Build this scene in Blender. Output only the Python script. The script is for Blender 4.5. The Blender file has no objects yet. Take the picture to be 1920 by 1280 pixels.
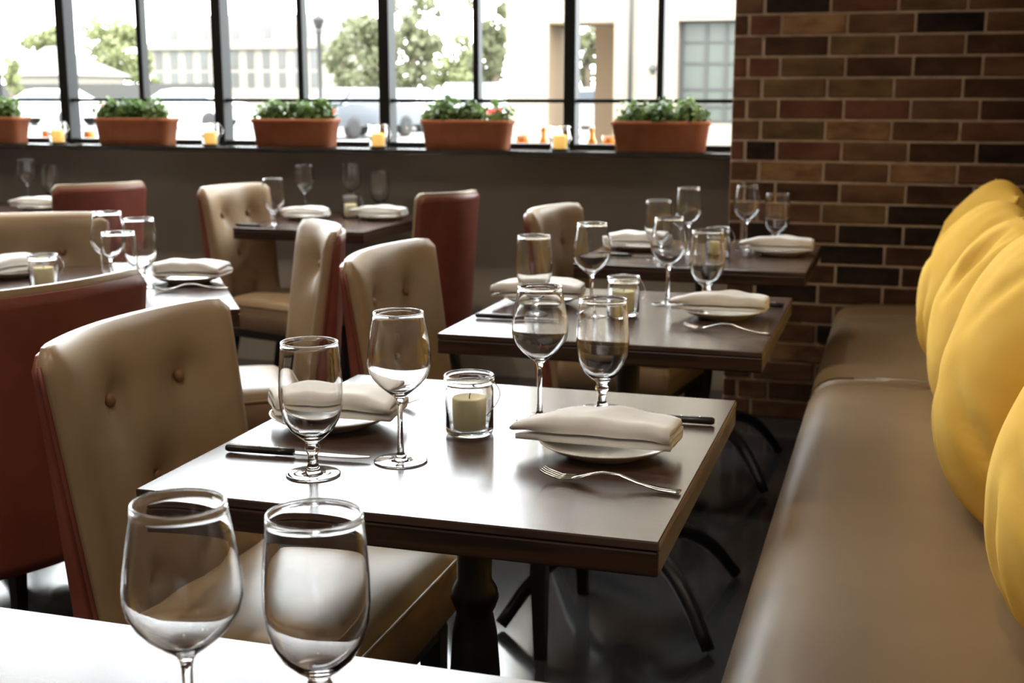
import bpy, bmesh, math, random
from mathutils import Vector, Matrix, noise

random.seed(7)
PI = math.pi
scene = bpy.context.scene
COL = scene.collection

# ------------------------------------------------------------------ camera
F_PX, YAW, PITCH, CAM_H = 2371.5, math.radians(16.93), math.radians(11.12), 1.28
cam_data = bpy.data.cameras.new('camera')
cam = bpy.data.objects.new('camera', cam_data)
COL.objects.link(cam)
cam.location = (0, 0, CAM_H)
cam.rotation_euler = (PI / 2 - PITCH, 0, YAW)
cam_data.sensor_width = 36
cam_data.lens = F_PX / 1920 * 36
cam_data.clip_start = 0.02
cam_data.clip_end = 600
cam_data.dof.use_dof = True
cam_data.dof.focus_distance = 1.55
cam_data.dof.aperture_fstop = 8.0
scene.camera = cam

# ------------------------------------------------------------------ sky, exposure
SKY = 14.0
world = bpy.data.worlds.new('hazy_sky')
scene.world = world
world.use_nodes = True
bg = world.node_tree.nodes['Background']
bg.inputs[0].default_value = (0.93, 0.97, 1.0, 1)
bg.inputs[1].default_value = SKY
scene.view_settings.view_transform = 'Standard'
scene.view_settings.look = 'None'
scene.view_settings.gamma = 1.0
scene.view_settings.exposure = 0.35
scene.view_settings.use_curve_mapping = False
cy = scene.cycles
cy.max_bounces = 10
cy.diffuse_bounces = 5
cy.glossy_bounces = 5
cy.transmission_bounces = 10
cy.transparent_max_bounces = 24
cy.sample_clamp_indirect = 8
cy.caustics_reflective = False
cy.caustics_refractive = True
cy.use_denoising = True


def fill_lamp(loc, power, col=(1, 0.87, 0.7), size=140):  # spot for the ceiling lights added as unseen warm fill
    d = bpy.data.lights.new('fill_beam', 'SPOT')
    d.energy = power
    d.color = col
    d.spot_size = math.radians(size)
    d.spot_blend = 0.8
    d.shadow_soft_size = 0.06
    o = bpy.data.objects.new('fill_beam', d)
    o.location = loc
    COL.objects.link(o)
    return o


# ------------------------------------------------------------------ materials
def mat(name, col, rough=0.5, spec=0.5, metal=0.0, trans=0.0, ior=1.45, coat=0.0, sheen=0.0, emit=None, estr=0.0):
    m = bpy.data.materials.new(name)
    m.use_nodes = True
    b = m.node_tree.nodes['Principled BSDF']
    b.inputs['Base Color'].default_value = (*col, 1)
    b.inputs['Roughness'].default_value = rough
    b.inputs['Specular IOR Level'].default_value = spec
    b.inputs['Metallic'].default_value = metal
    b.inputs['Transmission Weight'].default_value = trans
    b.inputs['IOR'].default_value = ior
    b.inputs['Coat Weight'].default_value = coat
    b.inputs['Sheen Weight'].default_value = sheen
    if emit:
        b.inputs['Emission Color'].default_value = (*emit, 1)
        b.inputs['Emission Strength'].default_value = estr
    return m


def nodes(m):
    nt = m.node_tree
    return nt, nt.nodes, nt.links, nt.nodes['Principled BSDF']


def add_noise(m, c1, c2, scale=10, detail=4, stretch=(1, 1, 1), lo=0.35, hi=0.65, bump=0.0, bscale=None, rand=False, dist=0.002):
    """noise-driven colour between c1 and c2, optional fine relief"""
    nt, N, L, b = nodes(m)
    tc = N.new('ShaderNodeTexCoord')
    mp = N.new('ShaderNodeMapping')
    mp.inputs['Scale'].default_value = stretch
    L.new(tc.outputs['Object'], mp.inputs[0])
    src = mp.outputs[0]
    if rand:
        oi = N.new('ShaderNodeObjectInfo')
        va = N.new('ShaderNodeVectorMath')
        va.operation = 'ADD'
        sc = N.new('ShaderNodeVectorMath')
        sc.operation = 'SCALE'
        L.new(oi.outputs['Location'], sc.inputs[0])
        sc.inputs['Scale'].default_value = 7.3
        L.new(src, va.inputs[0])
        L.new(sc.outputs[0], va.inputs[1])
        src = va.outputs[0]
    no = N.new('ShaderNodeTexNoise')
    no.inputs['Scale'].default_value = scale
    no.inputs['Detail'].default_value = detail
    L.new(src, no.inputs['Vector'])
    cr = N.new('ShaderNodeValToRGB')
    cr.color_ramp.elements[0].position = lo
    cr.color_ramp.elements[1].position = hi
    cr.color_ramp.elements[0].color = (*c1, 1)
    cr.color_ramp.elements[1].color = (*c2, 1)
    L.new(no.outputs['Fac'], cr.inputs[0])
    L.new(cr.outputs[0], b.inputs['Base Color'])
    if bump:
        n2 = N.new('ShaderNodeTexNoise')
        n2.inputs['Scale'].default_value = bscale or scale * 4
        n2.inputs['Detail'].default_value = 3
        L.new(src, n2.inputs['Vector'])
        bp = N.new('ShaderNodeBump')
        bp.inputs['Strength'].default_value = bump
        bp.inputs['Distance'].default_value = dist
        L.new(n2.outputs['Fac'], bp.inputs['Height'])
        L.new(bp.outputs[0], b.inputs['Normal'])
    return m


M = {}
M['floor'] = add_noise(mat('polished_dark_concrete', (0.05, 0.05, 0.05), 0.12, 0.6), (0.018, 0.018, 0.02), (0.042, 0.041, 0.04), 1.3, 5)
M['ceiling'] = mat('ceiling_paint', (0.3, 0.28, 0.26), 0.9, 0.2)
M['grey_wall'] = add_noise(mat('taupe_wall_paint', (0.3, 0.27, 0.23), 0.55, 0.35), (0.29, 0.26, 0.222), (0.32, 0.288, 0.248), 3, 2)
M['side_wall'] = mat('warm_wall_paint', (0.3, 0.25, 0.2), 0.8, 0.2)
M['steel'] = mat('black_steel_frame', (0.012, 0.012, 0.012), 0.5, 0.2)
M['sill'] = mat('dark_sill_stone', (0.03, 0.028, 0.026), 0.16, 0.7)
M['mortar'] = add_noise(mat('mortar', (0.6, 0.5, 0.4), 0.95, 0.1), (0.56, 0.45, 0.34), (0.74, 0.6, 0.47), 20, 3)
brick_cols = {
    'b': ((0.10, 0.05, 0.027), (0.19, 0.098, 0.052)),
    'd': ((0.05, 0.025, 0.014), (0.10, 0.048, 0.026)),
    'r': ((0.11, 0.042, 0.026), (0.19, 0.08, 0.048)),
    'o': ((0.10, 0.062, 0.028), (0.21, 0.13, 0.06)),
    't': ((0.15, 0.07, 0.035), (0.34, 0.2, 0.1)),
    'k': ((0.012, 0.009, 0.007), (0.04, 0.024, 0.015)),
}
for k, (c1, c2) in brick_cols.items():
    M['brick_' + k] = add_noise(mat('brick_' + k, c1, 0.85, 0.25), c1, c2, 9, 5, (1, 1, 2.2), 0.32, 0.68, 0.5, 60, True)


def wood_mat(name, c1, c2, rough):
    m = mat(name, c1, rough, 0.5)
    nt, N, L, b = nodes(m)
    tc = N.new('ShaderNodeTexCoord')
    mp = N.new('ShaderNodeMapping')
    mp.inputs['Scale'].default_value = (1.2, 26, 26)
    L.new(tc.outputs['Object'], mp.inputs[0])
    no = N.new('ShaderNodeTexNoise')
    no.inputs['Scale'].default_value = 3.2
    no.inputs['Detail'].default_value = 6
    no.inputs['Distortion'].default_value = 0.6
    L.new(mp.outputs[0], no.inputs['Vector'])
    cr = N.new('ShaderNodeValToRGB')
    cr.color_ramp.elements[0].position = 0.36
    cr.color_ramp.elements[1].position = 0.66
    cr.color_ramp.elements[0].color = (*c1, 1)
    cr.color_ramp.elements[1].color = (*c2, 1)
    L.new(no.outputs['Fac'], cr.inputs[0])
    L.new(cr.outputs[0], b.inputs['Base Color'])
    bp = N.new('ShaderNodeBump')
    bp.inputs['Strength'].default_value = 0.02
    bp.inputs['Distance'].default_value = 0.0005
    L.new(no.outputs['Fac'], bp.inputs['Height'])
    L.new(bp.outputs[0], b.inputs['Normal'])
    return m


M['wood'] = wood_mat('dark_walnut_top', (0.05, 0.028, 0.021), (0.085, 0.05, 0.038), 0.22)
M['wood'].node_tree.nodes['Principled BSDF'].inputs['Specular IOR Level'].default_value = 0.7
M['wood_edge'] = wood_mat('dark_walnut_edge', (0.02, 0.010, 0.007), (0.055, 0.027, 0.015), 0.35)
M['iron'] = mat('black_cast_iron', (0.012, 0.012, 0.013), 0.42, 0.5)
M['tan'] = add_noise(mat('bronze_tan_leather', (0.36, 0.26, 0.16), 0.38, 0.5), (0.30, 0.208, 0.12), (0.35, 0.25, 0.15), 6, 3, bump=0.06, bscale=350, dist=0.001)
M['bench'] = add_noise(mat('bench_leather', (0.2, 0.14, 0.085), 0.36, 0.45), (0.195, 0.13, 0.068), (0.23, 0.155, 0.083), 3, 3, bump=0.06, bscale=300, dist=0.001)
M['red'] = add_noise(mat('terracotta_red_leather', (0.2, 0.055, 0.035), 0.42, 0.5), (0.175, 0.046, 0.03), (0.225, 0.064, 0.042), 8, 3, bump=0.06, bscale=350, dist=0.001)
M['button'] = mat('covered_button_leather', (0.25, 0.13, 0.06), 0.4, 0.5)
M['leg'] = mat('ebonised_wood_leg', (0.015, 0.012, 0.011), 0.3, 0.5)
M['glass'] = mat('clear_glass', (1, 1, 1), 0.0, 0.5, trans=1.0, ior=1.47)
M['porcelain'] = mat('white_porcelain', (0.78, 0.76, 0.72), 0.15, 0.5)
M['linen'] = add_noise(mat('white_linen', (0.78, 0.75, 0.71), 0.9, 0.2, sheen=0.2), (0.84, 0.83, 0.82), (0.9, 0.89, 0.88), 30, 3, bump=0.15, bscale=900, dist=0.0006)
M['cutlery'] = mat('polished_steel', (0.62, 0.6, 0.57), 0.18, 0.5, 1.0)
M['handle'] = mat('black_knife_handle', (0.012, 0.011, 0.011), 0.3, 0.5)
M['wax'] = mat('cream_candle_wax', (0.93, 0.85, 0.52), 0.5, 0.4)
M['wax'].node_tree.nodes['Principled BSDF'].inputs['Subsurface Weight'].default_value = 0.25
M['wax'].node_tree.nodes['Principled BSDF'].inputs['Subsurface Radius'].default_value = (0.02, 0.014, 0.006)
M['lit_wax'] = mat('glowing_candle_wax', (0.9, 0.62, 0.2), 0.5, 0.4, emit=(1, 0.55, 0.12), estr=0.55)
M['flame'] = mat('candle_flame', (1, 0.7, 0.3), 0.5, emit=(1, 0.6, 0.2), estr=40)
M['wick'] = mat('candle_wick', (0.03, 0.025, 0.02), 0.9)
M['amber'] = mat('amber_glass', (0.9, 0.42, 0.04), 0.05, 0.5, trans=0.55, ior=1.4)
M['terracotta'] = add_noise(mat('terracotta_clay', (0.42, 0.16, 0.08), 0.8, 0.25), (0.40, 0.135, 0.065), (0.5, 0.19, 0.1), 7, 4, bump=0.2, bscale=120)
M['soil'] = add_noise(mat('potting_soil', (0.03, 0.02, 0.015), 0.95, 0.1), (0.015, 0.01, 0.008), (0.05, 0.035, 0.02), 60, 3)
M['velvet'] = add_noise(mat('mustard_velvet', (0.7, 0.41, 0.06), 0.9, 0.1, sheen=0.0), (0.74, 0.44, 0.075), (0.82, 0.52, 0.115), 5, 3, bump=0.12, bscale=260, dist=0.001)
M['velvet'].node_tree.nodes['Principled BSDF'].inputs['Sheen Tint'].default_value = (1, 0.75, 0.3, 1)
M['brass'] = mat('fill_lamp_housing', (0.6, 0.58, 0.55), 0.35, 0.5, 1.0)
M['fill_lamp_lens'] = mat('fill_lamp_lens', (0.9, 0.85, 0.75), 0.4, emit=(1, 0.8, 0.55), estr=6.0)  # glowing face of the added fill lights


def leaf_mat(name, c1, c2, rough=0.45):
    m = add_noise(mat(name, c1, rough, 0.5), c1, c2, 6, 2)
    nt, N, L, b = nodes(m)
    tr = N.new('ShaderNodeBsdfTranslucent')
    cr = [n for n in N if n.type == 'VALTORGB'][0]
    L.new(cr.outputs[0], tr.inputs['Color'])
    mx = N.new('ShaderNodeMixShader')
    mx.inputs[0].default_value = 0.35
    L.new(b.outputs[0], mx.inputs[1])
    L.new(tr.outputs[0], mx.inputs[2])
    L.new(mx.outputs[0], N['Material Output'].inputs[0])
    return m


M['leaf'] = leaf_mat('jade_leaf', (0.06, 0.12, 0.03), (0.2, 0.29, 0.09), 0.3)
M['tree_light'] = leaf_mat('spring_leaf', (0.13, 0.145, 0.055), (0.2, 0.21, 0.1), 0.7)
M['tree_mid'] = leaf_mat('summer_leaf', (0.08, 0.088, 0.04), (0.155, 0.155, 0.085), 0.7)
M['bark'] = mat('bark', (0.09, 0.07, 0.05), 0.9, 0.2)
M['asphalt'] = add_noise(mat('pale_pavement', (0.2, 0.2, 0.19), 0.9, 0.2), (0.13, 0.13, 0.125), (0.18, 0.178, 0.17), 0.4, 4)
M['garden_wall'] = mat('grey_render', (0.05, 0.048, 0.044), 0.9, 0.2)
M['kerb'] = mat('pale_concrete', (0.13, 0.126, 0.115), 0.9, 0.2)
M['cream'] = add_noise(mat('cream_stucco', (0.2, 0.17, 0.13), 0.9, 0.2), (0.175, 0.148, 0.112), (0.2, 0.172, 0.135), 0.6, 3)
M['shaded_tan_stucco'] = mat('shaded_tan_stucco', (0.15, 0.105, 0.065), 0.9, 0.2)  # shade in the passage put into a darker tan than the front
M['mansion'] = mat('pale_limestone', (0.19, 0.172, 0.142), 0.9, 0.2)  # thin sheet whose darker tan carries the shade on the jamb
M['slate'] = mat('pale_slate', (0.135, 0.13, 0.125), 0.8, 0.2)
M['far_window'] = mat('far_window_glass', (0.07, 0.068, 0.062), 0.3, 0.5)
M['dark_metal'] = mat('dark_metal_paint', (0.035, 0.033, 0.03), 0.5, 0.4)
M['grey_metal'] = mat('grey_metal_paint', (0.03, 0.028, 0.025), 0.5, 0.4)
M['far_pane'] = mat('building_pane', (0.055, 0.06, 0.05), 0.3, 0.3)
M['car_white'] = mat('white_car_paint', (0.5, 0.5, 0.5), 0.2, 0.5, coat=0.5)
M['car_dark'] = mat('dark_car_paint', (0.06, 0.065, 0.075), 0.2, 0.5, coat=0.5)
M['car_silver'] = mat('silver_car_paint', (0.32, 0.33, 0.35), 0.25, 0.5, coat=0.5)
M['car_glass'] = mat('car_window', (0.06, 0.07, 0.08), 0.05, 0.5)
M['tyre'] = mat('tyre_rubber', (0.03, 0.03, 0.03), 0.8, 0.3)
M['tail'] = mat('red_tail_lamp', (0.55, 0.03, 0.03), 0.3, 0.5)


def pane_mat():
    m = bpy.data.materials.new('window_pane_glass')
    m.use_nodes = True
    nt = m.node_tree
    N, L = nt.nodes, nt.links
    N.remove(N['Principled BSDF'])
    t = N.new('ShaderNodeBsdfTransparent')
    t.inputs[0].default_value = (0.94, 0.96, 0.95, 1)
    g = N.new('ShaderNodeBsdfGlossy')
    g.inputs['Roughness'].default_value = 0.02
    fr = N.new('ShaderNodeFresnel')
    fr.inputs[0].default_value = 1.45
    mx = N.new('ShaderNodeMixShader')
    L.new(fr.outputs[0], mx.inputs[0])
    L.new(t.outputs[0], mx.inputs[1])
    L.new(g.outputs[0], mx.inputs[2])
    L.new(mx.outputs[0], N['Material Output'].inputs[0])
    return m


M['pane'] = pane_mat()


# ------------------------------------------------------------------ mesh helpers
def link(name, me, m, parent=None, loc=None, rot=None, scale=None):
    o = bpy.data.objects.new(name, me)
    COL.objects.link(o)
    if m is not None and len(me.materials) == 0:
        me.materials.append(m)
    if parent is not None:
        o.parent = parent
    if loc is not None:
        o.location = loc
    if rot is not None:
        o.rotation_euler = rot
    if scale is not None:
        o.scale = scale
    return o


def mesh(name, verts, faces, smooth=True):
    me = bpy.data.meshes.new(name)
    me.from_pydata([tuple(v) for v in verts], [], faces)
    me.validate()
    if smooth:
        me.shade_smooth()
    return me


def fix_normals(me):
    bm = bmesh.new()
    bm.from_mesh(me)
    bmesh.ops.recalc_face_normals(bm, faces=bm.faces)
    bm.to_mesh(me)
    bm.free()
    return me


def box_bm(size, center=(0, 0, 0), bevel=0.0, seg=2):
    bm = bmesh.new()
    bmesh.ops.create_cube(bm, size=1)
    for v in bm.verts:
        v.co = Vector((v.co.x * size[0] + center[0], v.co.y * size[1] + center[1], v.co.z * size[2] + center[2]))
    if bevel > 0:
        bmesh.ops.bevel(bm, geom=list(bm.edges), offset=bevel, segments=seg, affect='EDGES', profile=0.5, clamp_overlap=True)
    return bm


def bm_mesh(name, bm, smooth=False):
    me = bpy.data.meshes.new(name)
    bm.to_mesh(me)
    bm.free()
    if smooth:
        me.shade_smooth()
    return me


def box(name, lo, hi, m, parent=None, bevel=0.0, seg=2, smooth=False):
    size = [hi[i] - lo[i] for i in range(3)]
    c = [(hi[i] + lo[i]) / 2 for i in range(3)]
    return link(name, bm_mesh(name, box_bm(size, c, bevel, seg), smooth), m, parent)


def boxes_mesh(name, lst):
    """several abutting boxes as one rigid mesh (a frame cast in one piece)"""
    V, Fc = [], []
    for lo, hi in lst:
        n = len(V)
        for z in (lo[2], hi[2]):
            V += [(lo[0], lo[1], z), (hi[0], lo[1], z), (hi[0], hi[1], z), (lo[0], hi[1], z)]
        Fc += [(n + 3, n + 2, n + 1, n), (n + 4, n + 5, n + 6, n + 7), (n, n + 1, n + 5, n + 4), (n + 1, n + 2, n + 6, n + 5), (n + 2, n + 3, n + 7, n + 6), (n + 3, n, n + 4, n + 7)]
    return mesh(name, V, Fc, False)


def lathe(name, prof, seg=40, smooth=True):
    """prof: (r,z) list; r==0 closes on the axis"""
    V, Fc, rings = [], [], []
    for r, z in prof:
        if r < 1e-6:
            rings.append([len(V)])
            V.append((0, 0, z))
        else:
            rings.append(list(range(len(V), len(V) + seg)))
            V += [(r * math.cos(2 * PI * i / seg), r * math.sin(2 * PI * i / seg), z) for i in range(seg)]
    for a, b in zip(rings[:-1], rings[1:]):
        for i in range(seg):
            j = (i + 1) % seg
            if len(a) == 1 and len(b) == 1:
                continue
            if len(a) == 1:
                Fc.append((a[0], b[i], b[j]))
            elif len(b) == 1:
                Fc.append((a[i], b[0], a[j]))
            else:
                Fc.append((a[i], b[i], b[j], a[j]))
    return fix_normals(mesh(name, V, Fc, smooth))


def tube(name, pts, rad, seg=8, cap=True):
    pts = [Vector(p) for p in pts]
    rads = rad if isinstance(rad, (list, tuple)) else [rad] * len(pts)
    V, Fc = [], []
    up = Vector((0, 0, 1))
    for i, p in enumerate(pts):
        t = (pts[min(i + 1, len(pts) - 1)] - pts[max(i - 1, 0)]).normalized()
        a = t.cross(up)
        if a.length < 1e-3:
            a = t.cross(Vector((1, 0, 0)))
        a.normalize()
        b = t.cross(a)
        for k in range(seg):
            an = 2 * PI * k / seg
            V.append(p + (a * math.cos(an) + b * math.sin(an)) * rads[i])
    for i in range(len(pts) - 1):
        for k in range(seg):
            n = i * seg
            Fc.append((n + k, n + (k + 1) % seg, n + seg + (k + 1) % seg, n + seg + k))
    if cap:
        Fc.append(tuple(range(seg))[::-1])
        Fc.append(tuple(range((len(pts) - 1) * seg, len(pts) * seg)))
    return fix_normals(mesh(name, V, Fc))


def prism(name, poly, y0, y1, smooth=False):
    """polygon in (x,z) extruded along y"""
    n = len(poly)
    V = [(x, y0, z) for x, z in poly] + [(x, y1, z) for x, z in poly]
    Fc = [tuple(range(n)), tuple(range(2 * n - 1, n - 1, -1))]
    for i in range(n):
        j = (i + 1) % n
        Fc.append((i, i + n, j + n, j))
    return fix_normals(mesh(name, V, Fc, smooth))


def tag(o, label, cat, group=None, kind=None):
    if label:
        o['label'] = label
    if cat:
        o['category'] = cat
    if group:
        o['group'] = group
    if kind:
        o['kind'] = kind
    return o


def struct(o):
    o['kind'] = 'structure'
    return o


def thing(name, label, cat, loc=(0, 0, 0), rz=0.0, group=None):
    o = bpy.data.objects.new(name, None)
    COL.objects.link(o)
    o.empty_display_size = 0.05
    o.location = loc
    o.rotation_euler = (0, 0, rz)
    return tag(o, label, cat, group)


def dup(root, loc, rz, label, group=None, scale=None):
    r = root.copy()
    COL.objects.link(r)
    r.location = loc
    r.rotation_euler = (0, 0, rz)
    if scale:
        r.scale = scale if isinstance(scale, tuple) else (scale,) * 3
    r['label'] = label
    if group:
        r['group'] = group
    for ch in list(root.children):
        c = ch.copy()
        COL.objects.link(c)
        c.parent = r
        for g in list(ch.children):
            d = g.copy()
            COL.objects.link(d)
            d.parent = c
    return r


class Kit:
    """the first placement moves the built thing itself, later ones copy it"""
    def __init__(self, build):
        self.build, self.root = build, None

    def put(self, loc, rz, label, group=None, scale=None):
        if self.root is None:
            self.root = self.build()
            o = self.root
            o.location = loc
            o.rotation_euler = (0, 0, rz)
            if scale:
                o.scale = scale if isinstance(scale, tuple) else (scale,) * 3
            o['label'] = label
            if group:
                o['group'] = group
            return o
        return dup(self.root, loc, rz, label, group, scale or 1.0)


_cf = Vector((-math.sin(YAW) * math.cos(PITCH), math.cos(YAW) * math.cos(PITCH), -math.sin(PITCH)))
_cr = Vector((math.cos(YAW), math.sin(YAW), 0))
_cu = _cr.cross(_cf)


def at_depth(px, py, y):
    """survey helper: where a sight line of the photograph meets the plane at distance y"""
    d = _cf + _cr * ((px - 960) / F_PX) - _cu * ((py - 640) / F_PX)
    return Vector((0, 0, CAM_H)) + d * (y / d.y)


# ------------------------------------------------------------------ room shell
XL, XR, YB, YF, ZC = -8.0, 0.48, -4.5, 5.45, 3.9
YBR = 5.02
struct(box('floor', (XL - .2, YB - .2, -0.1), (XR + .2, YF + .25, 0), M['floor']))
struct(box('ceiling', (XL - .2, YB - .2, ZC), (XR + .2, YF + .25, ZC + .1), M['ceiling']))
struct(box('wall_right', (XR, YB - .2, 0), (XR + .2, YF + .25, ZC), M['side_wall']))
struct(box('wall_near', (XL - .2, YB - .2, 0), (XR + .2, YB, ZC), M['side_wall']))
BX = -0.636
SILL, WTOP = 1.015, 3.5
struct(box('wall_front', (XL - .2, YF - 0.02, 0), (BX + 0.02, YF + .2, SILL), M['grey_wall']))
struct(box('wall_front_header', (XL - .2, YF - 0.02, WTOP), (BX + .02, YF + .2, ZC), M['grey_wall']))
struct(box('trim_1', (XL, 5.22, SILL), (BX, YF + 0.3, SILL + 0.022), M['sill'], bevel=0.003))

# brick wall: a mortar core with every brick its own piece
bw = bpy.data.objects.new('wall_front_brick', None)
COL.objects.link(bw)
struct(bw)
box('mortar_core', (BX, YBR + 0.004, 0), (XR, YF + .2, ZC), M['mortar'], bw)
PITCH_Z, PITCH_X, JT = 0.0788, 0.2427, 0.0105
z_ref = at_depth(1377, 185, YBR).z
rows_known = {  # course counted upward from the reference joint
    4: 'bkrob', 3: 'drtbkb', 2: 'bdobd', 1: 'rroddb', 0: 'boobd', -1: 'rbrrbd', -2: 'botbr', -3: 'rkrbdk', -4: 'btbtb', -5: 'bddbdb', -6: 'bbokbk', -7: 'dkdkkb', -8: 'dkkdk', -9: 'kddkdk', -10: 'dkddk',  # lowest courses: black bricks, plus shade by the table put into the colour
}
brick_cache = {}


def brick_mesh(w, m):
    key = (round(w, 3), m)
    if key not in brick_cache:
        me = bm_mesh('brick', box_bm((w, 0.03, PITCH_Z - JT), (0, 0, 0), 0.003, 1))
        me.materials.append(M['brick_' + m])
        brick_cache[key] = me
    return brick_cache[key]


k0 = -int(z_ref / PITCH_Z) - 1
for k in range(k0, int((ZC - z_ref) / PITCH_Z) + 1):
    zc = z_ref + (k + 0.5) * PITCH_Z
    if zc < 0.035 or zc > ZC - 0.03:
        continue
    odd = k % 2 == 1
    xs = [BX]
    if odd:
        xs += [BX + 0.056, BX + 0.176]
    else:
        xs += [BX + 0.112]
    while xs[-1] < XR:
        xs.append(xs[-1] + PITCH_X)
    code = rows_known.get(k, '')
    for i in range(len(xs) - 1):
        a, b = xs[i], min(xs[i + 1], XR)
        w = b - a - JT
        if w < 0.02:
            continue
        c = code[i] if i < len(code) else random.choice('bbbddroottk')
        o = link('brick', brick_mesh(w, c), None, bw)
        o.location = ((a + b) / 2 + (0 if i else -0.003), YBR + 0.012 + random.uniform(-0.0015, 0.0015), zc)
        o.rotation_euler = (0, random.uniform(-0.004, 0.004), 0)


# windows: steel units between the main mullions
def build_window(n, x0, x1, extra=False):
    w = bpy.data.objects.new('window_%d' % n, None)
    COL.objects.link(w)
    struct(w)
    z0, z1 = SILL + 0.022, WTOP
    zm = 1.245
    zu = 2.42
    xm = (x0 + x1) / 2
    box('mullion', (x0 - 0.026, YF - 0.03, z0), (x0 + 0.026, YF + 0.06, z1), M['steel'], w, 0.004)
    box('bottom_rail', (x0 + .026, YF - 0.02, z0), (x1 - .026, YF + 0.06, z0 + 0.022), M['steel'], w)
    box('top_rail', (x0 + .026, YF - 0.02, z1 - 0.04), (x1 - .026, YF + 0.06, z1), M['steel'], w)
    box('muntin', (xm - 0.014, YF - 0.012, z0 + .022), (xm + 0.014, YF + 0.045, z1 - .04), M['steel'], w, 0.003)
    for za in (zm, zu):
        box('muntin', (x0 + .026, YF - 0.008, za - 0.008), (xm - .014, YF + 0.03, za + 0.008), M['steel'], w)
        box('muntin', (xm + .014, YF - 0.008, za - 0.008), (x1 - .026, YF + 0.03, za + 0.008), M['steel'], w)
    for (a, b) in ((x0 + .026, xm - .014), (xm + .014, x1 - .026)):
        for (c, d) in ((z0 + .022, zm - .008), (zm + .008, zu - .008), (zu + .008, z1 - .04)):
            me = mesh('pane', [(a, YF + .01, c), (b, YF + .01, c), (b, YF + .01, d), (a, YF + .01, d)], [(0, 1, 2, 3)], False)
            link('pane', me, M['pane'], w)
    return w


mull = [-0.636 + .03, -1.391, -2.257, -3.101, -3.954, -4.81, -5.665, -6.52, -7.375, -8.0]
for i in range(len(mull) - 1):
    build_window(i + 1, mull[i + 1], mull[i])

struct(box('wall_left', (XL - .2, YB - .2, 0), (XL, YF + .25, ZC), M['side_wall']))

# ------------------------------------------------------------------ tables
def build_table(sx, sy):
    def f():
        t = thing('dining_table', '', 'table')
        link('tabletop', bm_mesh('tabletop', box_bm((sx, sy, 0.012), (0, 0, 0.744), 0.002, 2)), M['wood'], t)
        link('edge_band', bm_mesh('edge_band', box_bm((sx - .001, sy - .001, 0.033), (0, 0, 0.7205), 0.003, 2)), M['wood_edge'], t)
        link('mounting_plate', bm_mesh('mounting_plate', box_bm((0.3, 0.3, 0.012), (0, 0, 0.698), 0.002, 1)), M['iron'], t)
        col = [(0, 0.692), (0.06, 0.692), (0.06, 0.68), (0.034, 0.665), (0.028, 0.64), (0.028, 0.52), (0.036, 0.505), (0.039, 0.49), (0.034, 0.475), (0.029, 0.465), (0.036, 0.43), (0.041, 0.36), (0.036, 0.29), (0.03, 0.25), (0.038, 0.235), (0.046, 0.2), (0.05, 0.15), (0.04, 0.12), (0, 0.11)]
        link('pedestal', lathe('pedestal', col, 28), M['iron'], t)
        for k in range(4):
            a = PI / 4 + k * PI / 2
            P, R = [], []
            for s in range(11):
                u = s / 10
                r = 0.03 + u * 0.30
                z = 0.16 + 0.055 * math.sin(u * PI * 0.55) - 0.17 * u ** 2.2
                P.append((r * math.cos(a), r * math.sin(a), z))
                R.append(0.026 - 0.009 * u)
            P.append((0.355 * math.cos(a), 0.355 * math.sin(a), 0.016))
            R.append(0.016)
            link('foot', tube('foot', P, R, 10), M['iron'], t)
        return t
    return f


two_top = Kit(build_table(0.722, 0.748))
T1 = two_top.put((-0.6125, 1.807, 0), 0, 'dark wood table in the centre foreground with two full settings', 'small square tables beside the bench')
two_top.put((-0.6125, 0.667, 0), 0, 'dark wood table cropped by the bottom edge of the picture', 'small square tables beside the bench')
two_top.put((-0.6125, 2.994, 0), 0, 'second dark wood table along the bench, behind the centre one', 'small square tables beside the bench')
two_top.put((-0.6125, 4.235, 0), 0, 'farthest dark wood table along the bench, next to the brick wall', 'small square tables beside the bench')
two_top.put((-2.262, 4.895, 0), 0, 'dark wood table under the window between two facing chairs', 'small square tables under the window', (0.79, 1, 1))
two_top.put((-4.0, 4.9, 0), 0, 'far left dark wood table under the window, mostly hidden by chairs', 'small square tables under the window')
four_top = Kit(build_table(0.96, 0.96))
RZ4 = math.atan2(0.566, 0.824)
C4 = Vector((-2.226, 2.909, 0))
four_top.put(C4, RZ4, 'large square table turned at an angle at the left edge')


# ------------------------------------------------------------------ chairs
BTN = [(-0.29, 0.79), (0.47, 0.79), (0.09, 0.52), (-0.29, 0.25), (0.47, 0.25)]


def back_pt(u, v, off):
    """point on the curved back; u across, v up, off = distance behind the front face"""
    z = 0.33 + v * 0.58
    hw = 0.236 + 0.03 * v
    bulge = 0.055 * (1 - u * u)
    x = -0.155 - bulge - 0.08 * v - off
    return Vector((x, u * hw, z))


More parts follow.
